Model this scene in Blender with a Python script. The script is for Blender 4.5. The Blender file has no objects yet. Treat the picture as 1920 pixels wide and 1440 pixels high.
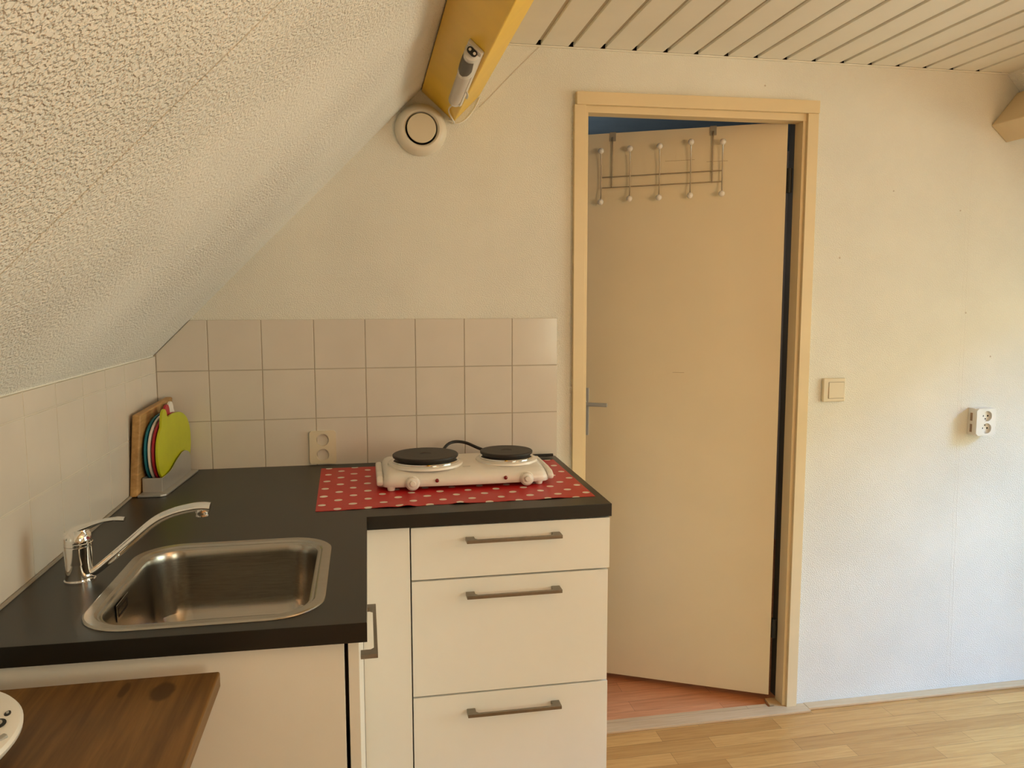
import bpy, bmesh, math, random
from mathutils import Vector, Matrix

random.seed(7)
C = bpy.context.scene.collection
SC = bpy.context.scene

# ------------------------------------------------------------------ camera
cam_d = bpy.data.cameras.new('camera')
cam = bpy.data.objects.new('camera', cam_d)
C.objects.link(cam)
cam_d.sensor_fit = 'HORIZONTAL'
cam_d.sensor_width = 36.0
cam_d.lens = 36.0 * 1474.52 / 1920.0
cam_d.clip_start = 0.02
_R = Vector((0.9825011, -0.18625027, -0.00155381))
_U = Vector((0.02118931, 0.10348122, 0.99440568))
_F = Vector((0.18504754, 0.9770376, -0.10561692))
cam.matrix_world = Matrix(((_R.x, _U.x, -_F.x, 0.59378764), (_R.y, _U.y, -_F.y, -2.41442649),
                           (_R.z, _U.z, -_F.z, 1.41524487), (0, 0, 0, 1)))
SC.camera = cam

# ------------------------------------------------------------------ exposure, world, daylight and added fill lights
SC.view_settings.view_transform = 'Standard'
SC.view_settings.look = 'None'
SC.view_settings.gamma = 1.0
SC.view_settings.use_curve_mapping = False
SC.view_settings.exposure = 0.06

world = bpy.data.worlds.new('world')
SC.world = world
world.use_nodes = True
_bg = world.node_tree.nodes['Background']
_bg.inputs['Color'].default_value = (0.62, 0.78, 1.0, 1)
_bg.inputs['Strength'].default_value = 0.1


def area(name, loc, target, sx, sy, energy, color, spread=180):
    d = bpy.data.lights.new(name, 'AREA')
    d.shape = 'RECTANGLE'
    d.size, d.size_y = sx, sy
    d.energy = energy
    d.color = color
    d.spread = math.radians(spread)
    o = bpy.data.objects.new(name, d)
    C.objects.link(o)
    o.location = loc
    o.rotation_euler = (Vector(target) - Vector(loc)).to_track_quat('-Z', 'Y').to_euler()
    return o


# bright sky seen through the dormer window on the right, above the roofs across the street
area('dormer_sky_light', (6.3, -1.3, 4.3), (3.3, -1.0, 0.9), 4.0, 2.6, 2000, (0.17, 0.47, 1.0))
# added fill at eye level outside the dormer, lifting slope and walls
area('outdoor_fill_light', (5.4, -1.3, 1.5), (3.7, -1.2, 1.3), 4.0, 2.2, 168, (0.90, 1.0, 0.80))
# added warm fill placed in a made-up gable window behind the camera
area('gable_fill_light', (2.7, -4.36, 1.30), (1.5, 0.0, 1.30), 1.0, 0.9, 21, (0.98, 0.92, 0.66))
# added warm fill aimed up at the ceiling; no lamp stands here
area('ceiling_fill_light', (2.6, -2.7, 1.6), (2.45, -2.5, 2.2), 0.3, 0.3, 19, (1.0, 0.52, 0.22))
# unseen point light added to brighten the hall beyond the door
_hl = bpy.data.lights.new('hall_fill_light', 'POINT')
_hl.energy = 5
_hl.color = (1.0, 0.93, 0.85)
_hl.shadow_soft_size = 0.1
_hlo = bpy.data.objects.new('hall_fill_light', _hl)
C.objects.link(_hlo)
_hlo.location = (1.15, 1.2, 1.75)


# ------------------------------------------------------------------ materials
class NT:
    def __init__(self, name):
        self.m = bpy.data.materials.new(name)
        self.m.use_nodes = True
        self.t = self.m.node_tree
        self.b = self.t.nodes['Principled BSDF']

    def n(self, kind, **kw):
        x = self.t.nodes.new(kind)
        for k, v in kw.items():
            setattr(x, k, v)
        return x

    def l(self, a, b):
        self.t.links.new(a, b)

    def math(self, op, a, b=None, c=None):
        x = self.n('ShaderNodeMath', operation=op)
        for i, v in enumerate((a, b, c)):
            if v is None:
                continue
            if isinstance(v, (int, float)):
                x.inputs[i].default_value = v
            else:
                self.l(v, x.inputs[i])
        return x.outputs[0]

    def coords(self, scale=(1, 1, 1), loc=(0, 0, 0), rot=(0, 0, 0)):
        tc = self.n('ShaderNodeTexCoord')
        mp = self.n('ShaderNodeMapping')
        mp.inputs['Scale'].default_value = scale
        mp.inputs['Location'].default_value = loc
        mp.inputs['Rotation'].default_value = rot
        self.l(tc.outputs['Object'], mp.inputs['Vector'])
        return mp.outputs['Vector']

    def noise(self, vec, scale, detail=2, rough=0.5, dist=0.0):
        x = self.n('ShaderNodeTexNoise')
        x.inputs['Scale'].default_value = scale
        x.inputs['Detail'].default_value = detail
        x.inputs['Roughness'].default_value = rough
        x.inputs['Distortion'].default_value = dist
        self.l(vec, x.inputs['Vector'])
        return x.outputs['Fac']

    def ramp(self, fac, stops):
        x = self.n('ShaderNodeValToRGB')
        e = x.color_ramp.elements
        while len(e) < len(stops):
            e.new(0.5)
        for i, (p, c) in enumerate(stops):
            e[i].position = p
            e[i].color = (c[0], c[1], c[2], 1) if not isinstance(c, (int, float)) else (c, c, c, 1)
        self.l(fac, x.inputs['Fac'])
        return x.outputs['Color']

    def mix(self, fac, a, b, blend='MIX'):
        x = self.n('ShaderNodeMix', data_type='RGBA', blend_type=blend)
        for s, v in ((x.inputs[0], fac), (x.inputs[6], a), (x.inputs[7], b)):
            if isinstance(v, (int, float)):
                s.default_value = v
            elif isinstance(v, tuple):
                s.default_value = (v[0], v[1], v[2], 1)
            else:
                self.l(v, s)
        return x.outputs[2]

    def bump(self, h, strength, dist, normal=None):
        x = self.n('ShaderNodeBump')
        x.inputs['Strength'].default_value = strength
        x.inputs['Distance'].default_value = dist
        self.l(h, x.inputs['Height'])
        if normal is not None:
            self.l(normal, x.inputs['Normal'])
        self.l(x.outputs['Normal'], self.b.inputs['Normal'])
        return x.outputs['Normal']

    def set(self, color=None, rough=None, metal=None, spec=None, coat=None):
        b = self.b.inputs
        for key, v in (('Base Color', color), ('Roughness', rough), ('Metallic', metal),
                       ('Specular IOR Level', spec), ('Coat Weight', coat)):
            if v is None:
                continue
            if isinstance(v, tuple):
                b[key].default_value = (v[0], v[1], v[2], 1)
            elif isinstance(v, (int, float)):
                b[key].default_value = v
            else:
                self.l(v, b[key])
        return self.m


def paint(name, color, rough=0.5, spec=0.5, var=0.06, scale=6.0, bump=0.0, bscale=300, metal=0.0, coat=None):
    t = NT(name)
    v = t.coords()
    f = t.noise(v, scale, 3, 0.6)
    lo = tuple(max(0, c * (1 - var)) for c in color)
    hi = tuple(min(1, c * (1 + var)) for c in color)
    t.set(t.ramp(f, [(0.3, lo), (0.7, hi)]), rough, metal, spec, coat)
    if bump:
        t.bump(t.noise(v, bscale, 2), bump, 0.002)
    return t.m


def plaster(name, color, scale, strength, dist, var=0.04, sharp=(0.40, 0.60)):
    t = NT(name)
    v = t.coords()
    blobs = t.noise(v, scale, 1.6, 0.45, 0.0)
    r = t.ramp(blobs, [(sharp[0], 0.0), (sharp[1], 1.0)])
    patch = t.noise(v, 3.0, 3, 0.6)
    stren = t.ramp(t.noise(v, 2.1, 2), [(0.35, 0.35), (0.65, 1.0)])
    lo = tuple(c * (1 - var) for c in color)
    hi = tuple(min(1, c * (1 + var)) for c in color)
    t.set(t.ramp(patch, [(0.3, lo), (0.7, hi)]), 0.85, 0, 0.25)
    h = t.mix(1.0, r, stren, 'MULTIPLY')
    t.bump(h, strength, dist)
    return t.m


M = {}
M['slope'] = plaster('slope_plaster', (0.91, 0.885, 0.82), 215, 0.75, 0.0042, sharp=(0.36, 0.60))
M['wall'] = plaster('wall_plaster', (0.81, 0.78, 0.70), 290, 0.45, 0.0026)
M['knee'] = M['wall']
M['seam'] = paint('seam_plaster', (0.62, 0.54, 0.45), 0.85, 0.2)
M['tile'] = paint('glazed_tile', (0.70, 0.635, 0.56), 0.14, 0.5, 0.05, 3.0, 0.06, 25)
M['grout'] = paint('grout', (0.50, 0.43, 0.35), 0.9, 0.2)
M['grout_light'] = paint('grout_light', (0.66, 0.60, 0.51), 0.9, 0.2)
M['panel'] = paint('ceiling_panel', (0.92, 0.88, 0.78), 0.45, 0.4, 0.02)
M['panel_gap'] = paint('ceiling_gap_strip', (0.62, 0.54, 0.42), 0.6, 0.3)
M['dark'] = paint('painted_shade', (0.02, 0.016, 0.012), 0.9, 0.1)  # near-black tone painted for shade in ceiling joints and the vent throat
M['beam'] = paint('ochre_beam_paint', (0.93, 0.585, 0.032), 0.32, 0.5, 0.07, 5.0)
M['beam_pale'] = paint('pale_beam_paint', (0.76, 0.60, 0.37), 0.4, 0.5, 0.05)
M['frame'] = paint('frame_paint', (0.76, 0.60, 0.36), 0.38, 0.5, 0.03)
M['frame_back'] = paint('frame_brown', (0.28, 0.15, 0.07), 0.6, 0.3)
M['rebate_shade'] = paint('rebate_gap_shade', (0.10, 0.088, 0.065), 0.6, 0.3)  # dark tone standing for the shaded gap between door and jamb
M['door'] = paint('door_paint', (0.83, 0.71, 0.50), 0.34, 0.5, 0.03, 2.5)
M['hall_blue'] = paint('hall_blue_paint', (0.20, 0.31, 0.42), 0.8, 0.2)
M['hall_wall'] = paint('hall_wall_paint', (0.55, 0.50, 0.45), 0.8, 0.2)
M['white'] = paint('white_plastic', (0.80, 0.76, 0.70), 0.3, 0.5, 0.02)
M['hob_white'] = paint('hob_enamel', (0.86, 0.80, 0.74), 0.2, 0.5, 0.02)
M['cream'] = paint('cream_plastic', (0.74, 0.64, 0.47), 0.35, 0.5, 0.02)
M['ivory'] = paint('ivory_plastic', (0.78, 0.70, 0.57), 0.35, 0.5, 0.02)
M['hole'] = paint('pin_hole', (0.03, 0.022, 0.018), 0.8, 0.1)
M['top'] = paint('black_laminate', (0.012, 0.011, 0.0095), 0.36, 0.5, 0.12, 9.0, 0.05, 900)
M['cab'] = paint('cabinet_lacquer', (0.88, 0.87, 0.83), 0.28, 0.5, 0.015)
M['cab_edge'] = paint('cabinet_edge', (0.70, 0.62, 0.50), 0.4, 0.4, 0.02)
M['handle'] = paint('brushed_nickel', (0.27, 0.235, 0.19), 0.38, 0.5, 0.08, 60, 0, 300, 0.9)
M['chrome'] = paint('chrome', (0.80, 0.80, 0.80), 0.06, 0.5, 0.01, 5, 0, 300, 1.0)
M['iron'] = paint('black_iron', (0.022, 0.018, 0.016), 0.5, 0.5, 0.15, 40, 0.15, 500)
M['rubber'] = paint('black_rubber', (0.016, 0.014, 0.013), 0.5, 0.4)
M['red_lens'] = paint('red_lens', (0.22, 0.006, 0.008), 0.2, 0.6)
M['silver'] = paint('silver_plastic', (0.50, 0.48, 0.46), 0.34, 0.5, 0.03, 30, 0, 300, 0.55)
M['lime'] = paint('lime_plastic', (0.49, 0.495, 0.008), 0.42, 0.5, 0.06, 14)
M['red'] = paint('red_plastic', (0.42, 0.015, 0.03), 0.4, 0.5)
M['teal'] = paint('teal_plastic', (0.01, 0.19, 0.28), 0.4, 0.5)
M['board_white'] = paint('white_board_plastic', (0.82, 0.76, 0.70), 0.4, 0.5)
M['grey'] = paint('grey_plastic', (0.27, 0.25, 0.23), 0.35, 0.5)
M['grey_light'] = paint('light_grey_plastic', (0.42, 0.40, 0.36), 0.35, 0.5)
M['diffuser'] = paint('milky_diffuser', (0.66, 0.60, 0.55), 0.3, 0.5, 0.03)
M['ball'] = paint('white_ball_enamel', (0.86, 0.80, 0.72), 0.22, 0.5)
M['wire'] = paint('rack_steel', (0.55, 0.48, 0.38), 0.28, 0.5, 0.05, 40, 0, 300, 1.0)
M['wire_dark'] = paint('rack_bracket', (0.36, 0.32, 0.25), 0.5, 0.4)
M['hinge'] = paint('hinge_black', (0.02, 0.02, 0.018), 0.5, 0.4)
M['hinge_steel'] = paint('door_fitting_steel', (0.56, 0.57, 0.58), 0.35, 0.5, 0.03, 5, 0, 300, 0.45)


def steel():
    t = NT('brushed_steel')
    v = t.coords((4, 90, 90))
    f = t.noise(v, 5, 3, 0.6)
    t.set(t.ramp(f, [(0.3, (0.41, 0.385, 0.345)), (0.7, (0.46, 0.435, 0.395))]),
          t.ramp(f, [(0.3, 0.23), (0.7, 0.27)]), 1.0)
    return t.m


M['steel'] = steel()


def planks(name, c1, c2, c3, width, length):
    t = NT(name)
    v = t.coords()
    br = t.n('ShaderNodeTexBrick', offset=0.37, offset_frequency=2, squash=1.0)
    br.inputs['Scale'].default_value = 1.0
    br.inputs['Brick Width'].default_value = length
    br.inputs['Row Height'].default_value = width
    br.inputs['Mortar Size'].default_value = 0.0007
    br.inputs['Mortar Smooth'].default_value = 0.3
    br.inputs['Bias'].default_value = 0.0
    br.inputs['Color1'].default_value = (*c1, 1)
    br.inputs['Color2'].default_value = (*c2, 1)
    br.inputs['Mortar'].default_value = (*[c * 0.55 for c in c2], 1)
    t.l(v, br.inputs['Vector'])
    vg = t.coords((2.2, 38, 38))
    g = t.noise(vg, 3.0, 5, 0.62, 0.6)
    gcol = t.ramp(g, [(0.32, c3), (0.62, (1, 1, 1))])
    col = t.mix(0.55, br.outputs['Color'], gcol, 'MULTIPLY')
    big = t.noise(t.coords((0.8, 6, 6)), 2.0, 2)
    col = t.mix(0.25, col, t.ramp(big, [(0.35, (0.80, 0.72, 0.62)), (0.65, (1, 1, 1))]), 'MULTIPLY')
    t.set(col, t.ramp(g, [(0.3, 0.40), (0.7, 0.32)]), 0, 0.3)
    t.bump(br.outputs['Fac'], 0.12, -0.001)
    return t.m


M['floor'] = planks('beech_laminate', (0.66, 0.345, 0.105), (0.50, 0.238, 0.066), (0.70, 0.55, 0.40), 0.064, 0.42)
M['hall_floor'] = planks('red_cherry_laminate', (0.78, 0.34, 0.15), (0.62, 0.245, 0.10), (0.66, 0.48, 0.36), 0.07, 0.5)
M['strip'] = planks('pale_trim_wood', (0.66, 0.45, 0.25), (0.60, 0.39, 0.20), (0.80, 0.70, 0.6), 0.5, 3.0)


def pine(name, base, dark, scale=(30, 1.6, 30), knots=(), rough=0.42):
    t = NT(name)
    v = t.coords(scale)
    g = t.noise(v, 2.0, 5, 0.62, 0.5)
    col = t.ramp(g, [(0.30, dark), (0.52, base), (0.74, tuple(min(1, c * 1.42) for c in base))])
    big = t.noise(t.coords((7, 1.2, 7)), 2.0, 3)
    col = t.mix(0.55, col, t.ramp(big, [(0.35, (0.55, 0.5, 0.46)), (0.65, (1, 1, 1))]), 'MULTIPLY')
    if knots:
        tc = t.n('ShaderNodeTexCoord')
        nv = t.n('ShaderNodeTexNoise')
        nv.inputs['Scale'].default_value = 60
        t.l(tc.outputs['Object'], nv.inputs['Vector'])
        for (kx, ky, rx, ry) in knots:
            sx = t.n('ShaderNodeSeparateXYZ')
            t.l(tc.outputs['Object'], sx.inputs[0])
            dx = t.math('DIVIDE', t.math('SUBTRACT', sx.outputs[0], kx), rx)
            dy = t.math('DIVIDE', t.math('SUBTRACT', sx.outputs[1], ky), ry)
            d = t.math('SQRT', t.math('ADD', t.math('MULTIPLY', dx, dx), t.math('MULTIPLY', dy, dy)))
            d = t.math('ADD', d, t.math('MULTIPLY', t.math('SUBTRACT', nv.outputs['Fac'], 0.5), 0.4))
            k = t.ramp(d, [(0.75, 0.85), (1.0, 0.0)])
            col = t.mix(k, col, tuple(c * 0.55 for c in dark))
    t.set(col, rough, 0, 0.3)
    t.bump(g, 0.15, 0.0006)
    return t.m


M['table'] = pine('brown_stained_pine', (0.205, 0.102, 0.027), (0.13, 0.060, 0.016),
                  knots=((0.307, -0.050, 0.018, 0.031), (0.253, -0.036, 0.007, 0.026)))
M['board'] = pine('beech_board', (0.52, 0.30, 0.115), (0.40, 0.215, 0.075), scale=(20, 3, 30), rough=0.5)


def dotted():
    t = NT('red_dotted_oilcloth')
    tc = t.n('ShaderNodeTexCoord')
    s = t.n('ShaderNodeSeparateXYZ')
    t.l(tc.outputs['Object'], s.inputs[0])
    nz = t.n('ShaderNodeTexNoise')
    nz.inputs['Scale'].default_value = 14
    t.l(tc.outputs['Object'], nz.inputs['Vector'])
    wob = t.math('MULTIPLY', t.math('SUBTRACT', nz.outputs['Fac'], 0.5), 0.010)
    px, py = 0.0735, 0.0850

    def lat(ox, oy):
        a = t.math('WRAP', t.math('ADD', t.math('ADD', s.outputs[0], wob), ox), px / 2, -px / 2)
        b = t.math('WRAP', t.math('ADD', t.math('ADD', s.outputs[1], wob), oy), py / 2, -py / 2)
        return t.math('SQRT', t.math('ADD', t.math('MULTIPLY', a, a), t.math('MULTIPLY', b, b)))

    d = t.math('MINIMUM', lat(-0.012, 0.030), lat(-0.012 + px / 2, 0.030 + py / 2))
    k = t.ramp(t.math('MULTIPLY', d, 50.0), [(0.45, 1.0), (0.49, 0.0)])
    t.set(t.mix(k, (0.55, 0.014, 0.016), (0.86, 0.76, 0.66)), 0.36, 0, 0.3)
    v = t.coords()
    t.bump(t.noise(v, 16, 3, 0.6, 0.8), 0.12, 0.003)
    return t.m


M['dots'] = dotted()


# ------------------------------------------------------------------ mesh helpers (all in world coordinates)
def add_box(bm, x0, x1, y0, y1, z0, z1, bev=0.0, seg=2, mi=0):
    r = bmesh.ops.create_cube(bm, size=1.0)
    vs = r['verts']
    for v in vs:
        v.co = Vector((x0 + (v.co.x + .5) * (x1 - x0), y0 + (v.co.y + .5) * (y1 - y0), z0 + (v.co.z + .5) * (z1 - z0)))
    fs = {f for v in vs for f in v.link_faces}
    if mi:
        for f in fs:
            f.material_index = mi
    if bev:
        es = list({e for v in vs for e in v.link_edges})
        bmesh.ops.bevel(bm, geom=es, offset=bev, segments=seg, profile=0.5, affect='EDGES')


def add_hex(bm, p, bev=0.0, seg=2):
    """p: 8 points, bottom loop 0-3 and top loop 4-7"""
    vs = [bm.verts.new(Vector(q)) for q in p]
    F = [(3, 2, 1, 0), (4, 5, 6, 7), (0, 1, 5, 4), (1, 2, 6, 5), (2, 3, 7, 6), (3, 0, 4, 7)]
    fs = [bm.faces.new([vs[i] for i in f]) for f in F]
    bmesh.ops.recalc_face_normals(bm, faces=fs)
    if bev:
        es = list({e for v in vs for e in v.link_edges})
        bmesh.ops.bevel(bm, geom=es, offset=bev, segments=seg, profile=0.5, affect='EDGES')


def add_prism(bm, pts, vec, bev=0.0, seg=2, mi=0):
    """closed polygon pts (3D) extruded by vec"""
    vec = Vector(vec)
    a = [bm.verts.new(Vector(p)) for p in pts]
    b = [bm.verts.new(Vector(p) + vec) for p in pts]
    n = len(pts)
    fs = [bm.faces.new(a), bm.faces.new(b[::-1])]
    for i in range(n):
        fs.append(bm.faces.new((a[i], a[(i + 1) % n], b[(i + 1) % n], b[i])))
    bmesh.ops.recalc_face_normals(bm, faces=fs)
    for f in fs:
        f.material_index = mi
    if bev:
        es = list({e for f in fs for e in f.edges})
        bmesh.ops.bevel(bm, geom=es, offset=bev, segments=seg, profile=0.5, affect='EDGES')


def smooth_path(pts, n=8):
    P = [Vector(p) for p in pts]
    out = []
    for i in range(len(P) - 1):
        p0, p1, p2, p3 = P[max(i - 1, 0)], P[i], P[i + 1], P[min(i + 2, len(P) - 1)]
        for k in range(n):
            t = k / n
            out.append(0.5 * ((2 * p1) + (p2 - p0) * t + (2 * p0 - 5 * p1 + 4 * p2 - p3) * t * t
                              + (3 * p1 - p0 - 3 * p2 + p3) * t ** 3))
    out.append(P[-1])
    return out


def add_tube(bm, path, r, seg=12, caps=True, flat=1.0, up=(0, 0, 1)):
    """swept round bar; r a number or a list; flat squashes along the second axis"""
    P = [Vector(p) for p in path]
    rs = r if isinstance(r, (list, tuple)) else [r] * len(P)
    prev = None
    rings = []
    for i, p in enumerate(P):
        d = (P[min(i + 1, len(P) - 1)] - P[max(i - 1, 0)]).normalized()
        if prev is None:
            u = Vector(up)
            if abs(u.dot(d)) > 0.95:
                u = Vector((1, 0, 0)) if abs(d.x) < 0.9 else Vector((0, 1, 0))
        else:
            u = prev
        a = (u - d * u.dot(d)).normalized()
        prev = a
        b = d.cross(a)
        rings.append([bm.verts.new(p + (b * math.cos(2 * math.pi * k / seg) + a * (flat * math.sin(2 * math.pi * k / seg))) * rs[i])
                      for k in range(seg)])
    fs = []
    for i in range(len(rings) - 1):
        for k in range(seg):
            fs.append(bm.faces.new((rings[i][k], rings[i][(k + 1) % seg], rings[i + 1][(k + 1) % seg], rings[i + 1][k])))
    if caps:
        fs.append(bm.faces.new(rings[0][::-1]))
        fs.append(bm.faces.new(rings[-1]))
    bmesh.ops.recalc_face_normals(bm, faces=fs)


def add_lathe(bm, prof, centre, axis=(0, 0, 1), seg=48, sx=1.0, sy=1.0):
    """prof: (radius, height along axis) pairs; first/last closed when radius > 0"""
    ax = Vector(axis).normalized()
    u = Vector((1, 0, 0)) if abs(ax.x) < 0.9 else Vector((0, 0, 1))
    u = (u - ax * u.dot(ax)).normalized()
    w = ax.cross(u)
    c = Vector(centre)
    rings = []
    for r, h in prof:
        if r < 1e-6:
            rings.append([bm.verts.new(c + ax * h)])
        else:
            rings.append([bm.verts.new(c + ax * h + u * (r * sx * math.cos(2 * math.pi * k / seg)) + w * (r * sy * math.sin(2 * math.pi * k / seg)))
                          for k in range(seg)])
    fs = []
    for a, b in zip(rings, rings[1:]):
        for k in range(seg):
            k2 = (k + 1) % seg
            if len(a) == 1 and len(b) == 1:
                break
            if len(a) == 1:
                fs.append(bm.faces.new((a[0], b[k2], b[k])))
            elif len(b) == 1:
                fs.append(bm.faces.new((a[k], a[k2], b[0])))
            else:
                fs.append(bm.faces.new((a[k], a[k2], b[k2], b[k])))
    for ring in (rings[0], rings[-1]):
        if len(ring) > 1:
            fs.append(bm.faces.new(ring))
    bmesh.ops.recalc_face_normals(bm, faces=fs)


def add_ball(bm, c, r, sub=3):
    bmesh.ops.create_icosphere(bm, subdivisions=sub, radius=r, matrix=Matrix.Translation(Vector(c)))


WORLD = {}


def origin(o):
    return WORLD.get(o.name, Vector((0, 0, 0)))


def obj(name, bm, mat, parent=None, smooth=True, angle=35):
    off = origin(parent) if parent else Vector((0, 0, 0))
    if off.length:
        bmesh.ops.translate(bm, verts=bm.verts, vec=-off)
    me = bpy.data.meshes.new(name)
    bm.to_mesh(me)
    bm.free()
    for m in (mat if isinstance(mat, (list, tuple)) else [mat]):
        me.materials.append(m)
    if smooth:
        me.polygons.foreach_set('use_smooth', [True] * len(me.polygons))
        try:
            me.set_sharp_from_angle(angle=math.radians(angle))
        except Exception:
            pass
    o = bpy.data.objects.new(name, me)
    C.objects.link(o)
    if smooth:
        wn = o.modifiers.new('flat_faces', 'WEIGHTED_NORMAL')
        wn.keep_sharp = True
        wn.weight = 80
    if parent:
        o.parent = parent
        WORLD[o.name] = off
    return o


def solo(name, bm, mat, label, cat, loc, group=None, **kw):
    """a thing that is one mesh, with its origin at loc"""
    off = Vector(loc)
    bmesh.ops.translate(bm, verts=bm.verts, vec=-off)
    o = obj(name, bm, mat, **kw)
    o.location = off
    WORLD[o.name] = off
    o['label'] = label
    o['category'] = cat
    if group:
        o['group'] = group
    return o


def thing(name, label, cat, loc, group=None):
    o = bpy.data.objects.new(name, None)
    o.empty_display_size = 0.05
    C.objects.link(o)
    o.location = loc
    WORLD[o.name] = Vector(loc)
    o['label'] = label
    o['category'] = cat
    if group:
        o['group'] = group
    return o


def struct(name, bm, mat, label, cat, **kw):
    o = obj(name, bm, mat, **kw)
    o['kind'] = 'structure'
    o['label'] = label
    o['category'] = cat
    return o


def NB():
    return bmesh.new()


FZ = -0.012          # floor level
SL = 1.259           # sloped ceiling: z = x + SL
CZ = 2.18            # flat ceiling
YB = -4.30           # gable wall behind the camera
XR = 3.70            # knee wall on the window side
WT = 0.922           # worktop surface

# ------------------------------------------------------------------ room shell
bm = NB()
add_box(bm, -0.1, XR + 0.1, YB, 0.0, FZ - 0.05, FZ)
struct('floor', bm, M['floor'], 'beech laminate floor of the attic room', 'floor', smooth=False)

bm = NB()
add_box(bm, -0.1, 1.262, 0, 0.1, FZ, 2.3)
add_box(bm, 1.262, 2.05, 0, 0.1, 2.03, 2.3)
add_box(bm, 2.05, XR + 0.1, 0, 0.1, FZ, 2.3)
wall_back = struct('wall_back', bm, M['wall'], 'cream textured plaster gable wall around the door', 'wall', smooth=False)

bm = NB()
add_box(bm, -0.1, 0.0, YB, 0, FZ, 1.262)
wall_left = struct('wall_left', bm, M['knee'], 'low knee wall beneath the sloping ceiling', 'wall', smooth=False)

# glazed tiles of both walls


def tile_field(name, parent, cells, to3, grout_poly, mat_g):
    bm = NB()
    for (u0, u1, w0, w1, clip) in cells:
        g = 0.0013
        a, b, c, d = u0 + g, u1 - g, w0 + g, w1 - g
        poly = [(a, c), (b, c), (b, d), (a, d)]
        if clip:
            poly = clip(poly)
        if len(poly) < 3:
            continue
        p0 = [to3(u, w, 0.0) for u, w in poly]
        vec = Vector(to3(0, 0, 0.0065)) - Vector(to3(0, 0, 0.0))
        add_prism(bm, p0, vec, 0.0012, 2)
    p0 = [to3(u, w, 0.0) for u, w in grout_poly]
    vec = Vector(to3(0, 0, 0.0052)) - Vector(to3(0, 0, 0.0))
    add_prism(bm, p0, vec, 0, 2, 1)
    return obj(name, bm, [M['tile'], mat_g], parent)


def clip_slope(poly):
    out = []
    lim = lambda u, w: w - (u + SL - 0.003)
    n = len(poly)
    for i in range(n):
        p, q_ = poly[i], poly[(i + 1) % n]
        a, b = lim(*p), lim(*q_)
        if a <= 0:
            out.append(p)
        if (a < 0 < b) or (b < 0 < a):
            t = a / (a - b)
            out.append((p[0] + (q_[0] - p[0]) * t, p[1] + (q_[1] - p[1]) * t))
    return out


rows = [0.905, 1.0635, 1.2125, 1.361]
us = [0.0065] + [0.15 * i for i in range(1, 8)] + [1.196]
cells = []
for i in range(len(us) - 1):
    for j in range(3):
        cells.append((us[i], us[i + 1], rows[j], rows[j + 1], clip_slope if i == 0 and j == 2 else None))
tile_field('tile_splashback', wall_back, cells, lambda u, w, t: (u, -t, w),
           clip_slope([(0.0, rows[0]), (1.195, rows[0]), (1.195, 1.360), (0.0, 1.360)]), M['grout'])
ys = [0.0065] + [0.011 + 0.15 * i for i in range(1, 12)]
cells = []
for i in range(len(ys) - 1):
    for (a, b) in ((rows[0], rows[1]), (rows[1], rows[2]), (rows[2], 1.2575)):
        cells.append((ys[i], ys[i + 1], a, b, None))
tile_field('tile_splashback', wall_left, cells, lambda u, w, t: (t, -u, w),
           [(0.0, rows[0]), (1.66, rows[0]), (1.66, 1.2565), (0.0, 1.2565)], M['grout_light'])

# old plaster seams on the back wall
bm = NB()
add_tube(bm, [(1.137, -0.0002, 2.178), (1.06, -0.0002, 2.103), (0.985, -0.0002, 2.025), (0.952, -0.0002, 1.993)], 0.0012, 6)
obj('plaster_crack', bm, M['seam'], wall_back)
bm = NB()
random.seed(3)
pth = [(2.655 + 0.033 * (1.9 - z) / 1.9 + random.uniform(-.0015, .0015), 0.0026, z) for z in [1.95 - 0.06 * i for i in range(33)]]
add_tube(bm, pth, 0.0032, 8)
pth = [(p[0] - 0.014 + random.uniform(-.002, .002), 0.0025, p[2]) for p in pth]
add_tube(bm, pth, 0.0030, 8)
obj('plaster_seam', bm, M['wall'], wall_back)
bm = NB()
for (x, z, r) in ((2.170, 1.556, 0.004), (2.775, 1.216, 0.0035), (2.665, 1.37, 0.0035), (2.62, 1.72, 0.003), (1.88, 2.10, 0.003), (2.36, 1.78, 0.003)):
    add_lathe(bm, [(r, 0), (r * 0.7, 0.0012), (0, 0.0016)], (x, 0, z), (0, -1, 0), 10)
obj('plaster_pimple', bm, M['seam'], wall_back)

# sloping ceiling over the kitchen, two boards meeting at a seam
bm = NB()
ys_seam = -1.411
prof = lambda y: [(-0.10, y, -0.10 + SL), (0.96, y, 0.96 + SL), (0.90, y, 1.02 + SL), (-0.16, y, -0.04 + SL)]
add_prism(bm, prof(0.0), (0, ys_seam + 0.0025, 0))
add_prism(bm, prof(ys_seam - 0.0025), (0, YB - ys_seam, 0))
add_prism(bm, [(p[0] - 0.0008, p[1], p[2] + 0.0008) for p in prof(ys_seam + 0.01)], (0, -0.02, 0), mi=1)
struct('ceiling_slope', bm, [M['slope'], M['seam']], 'sloping ceiling with coarse roughcast plaster over the sink', 'ceiling', smooth=False)

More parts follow.
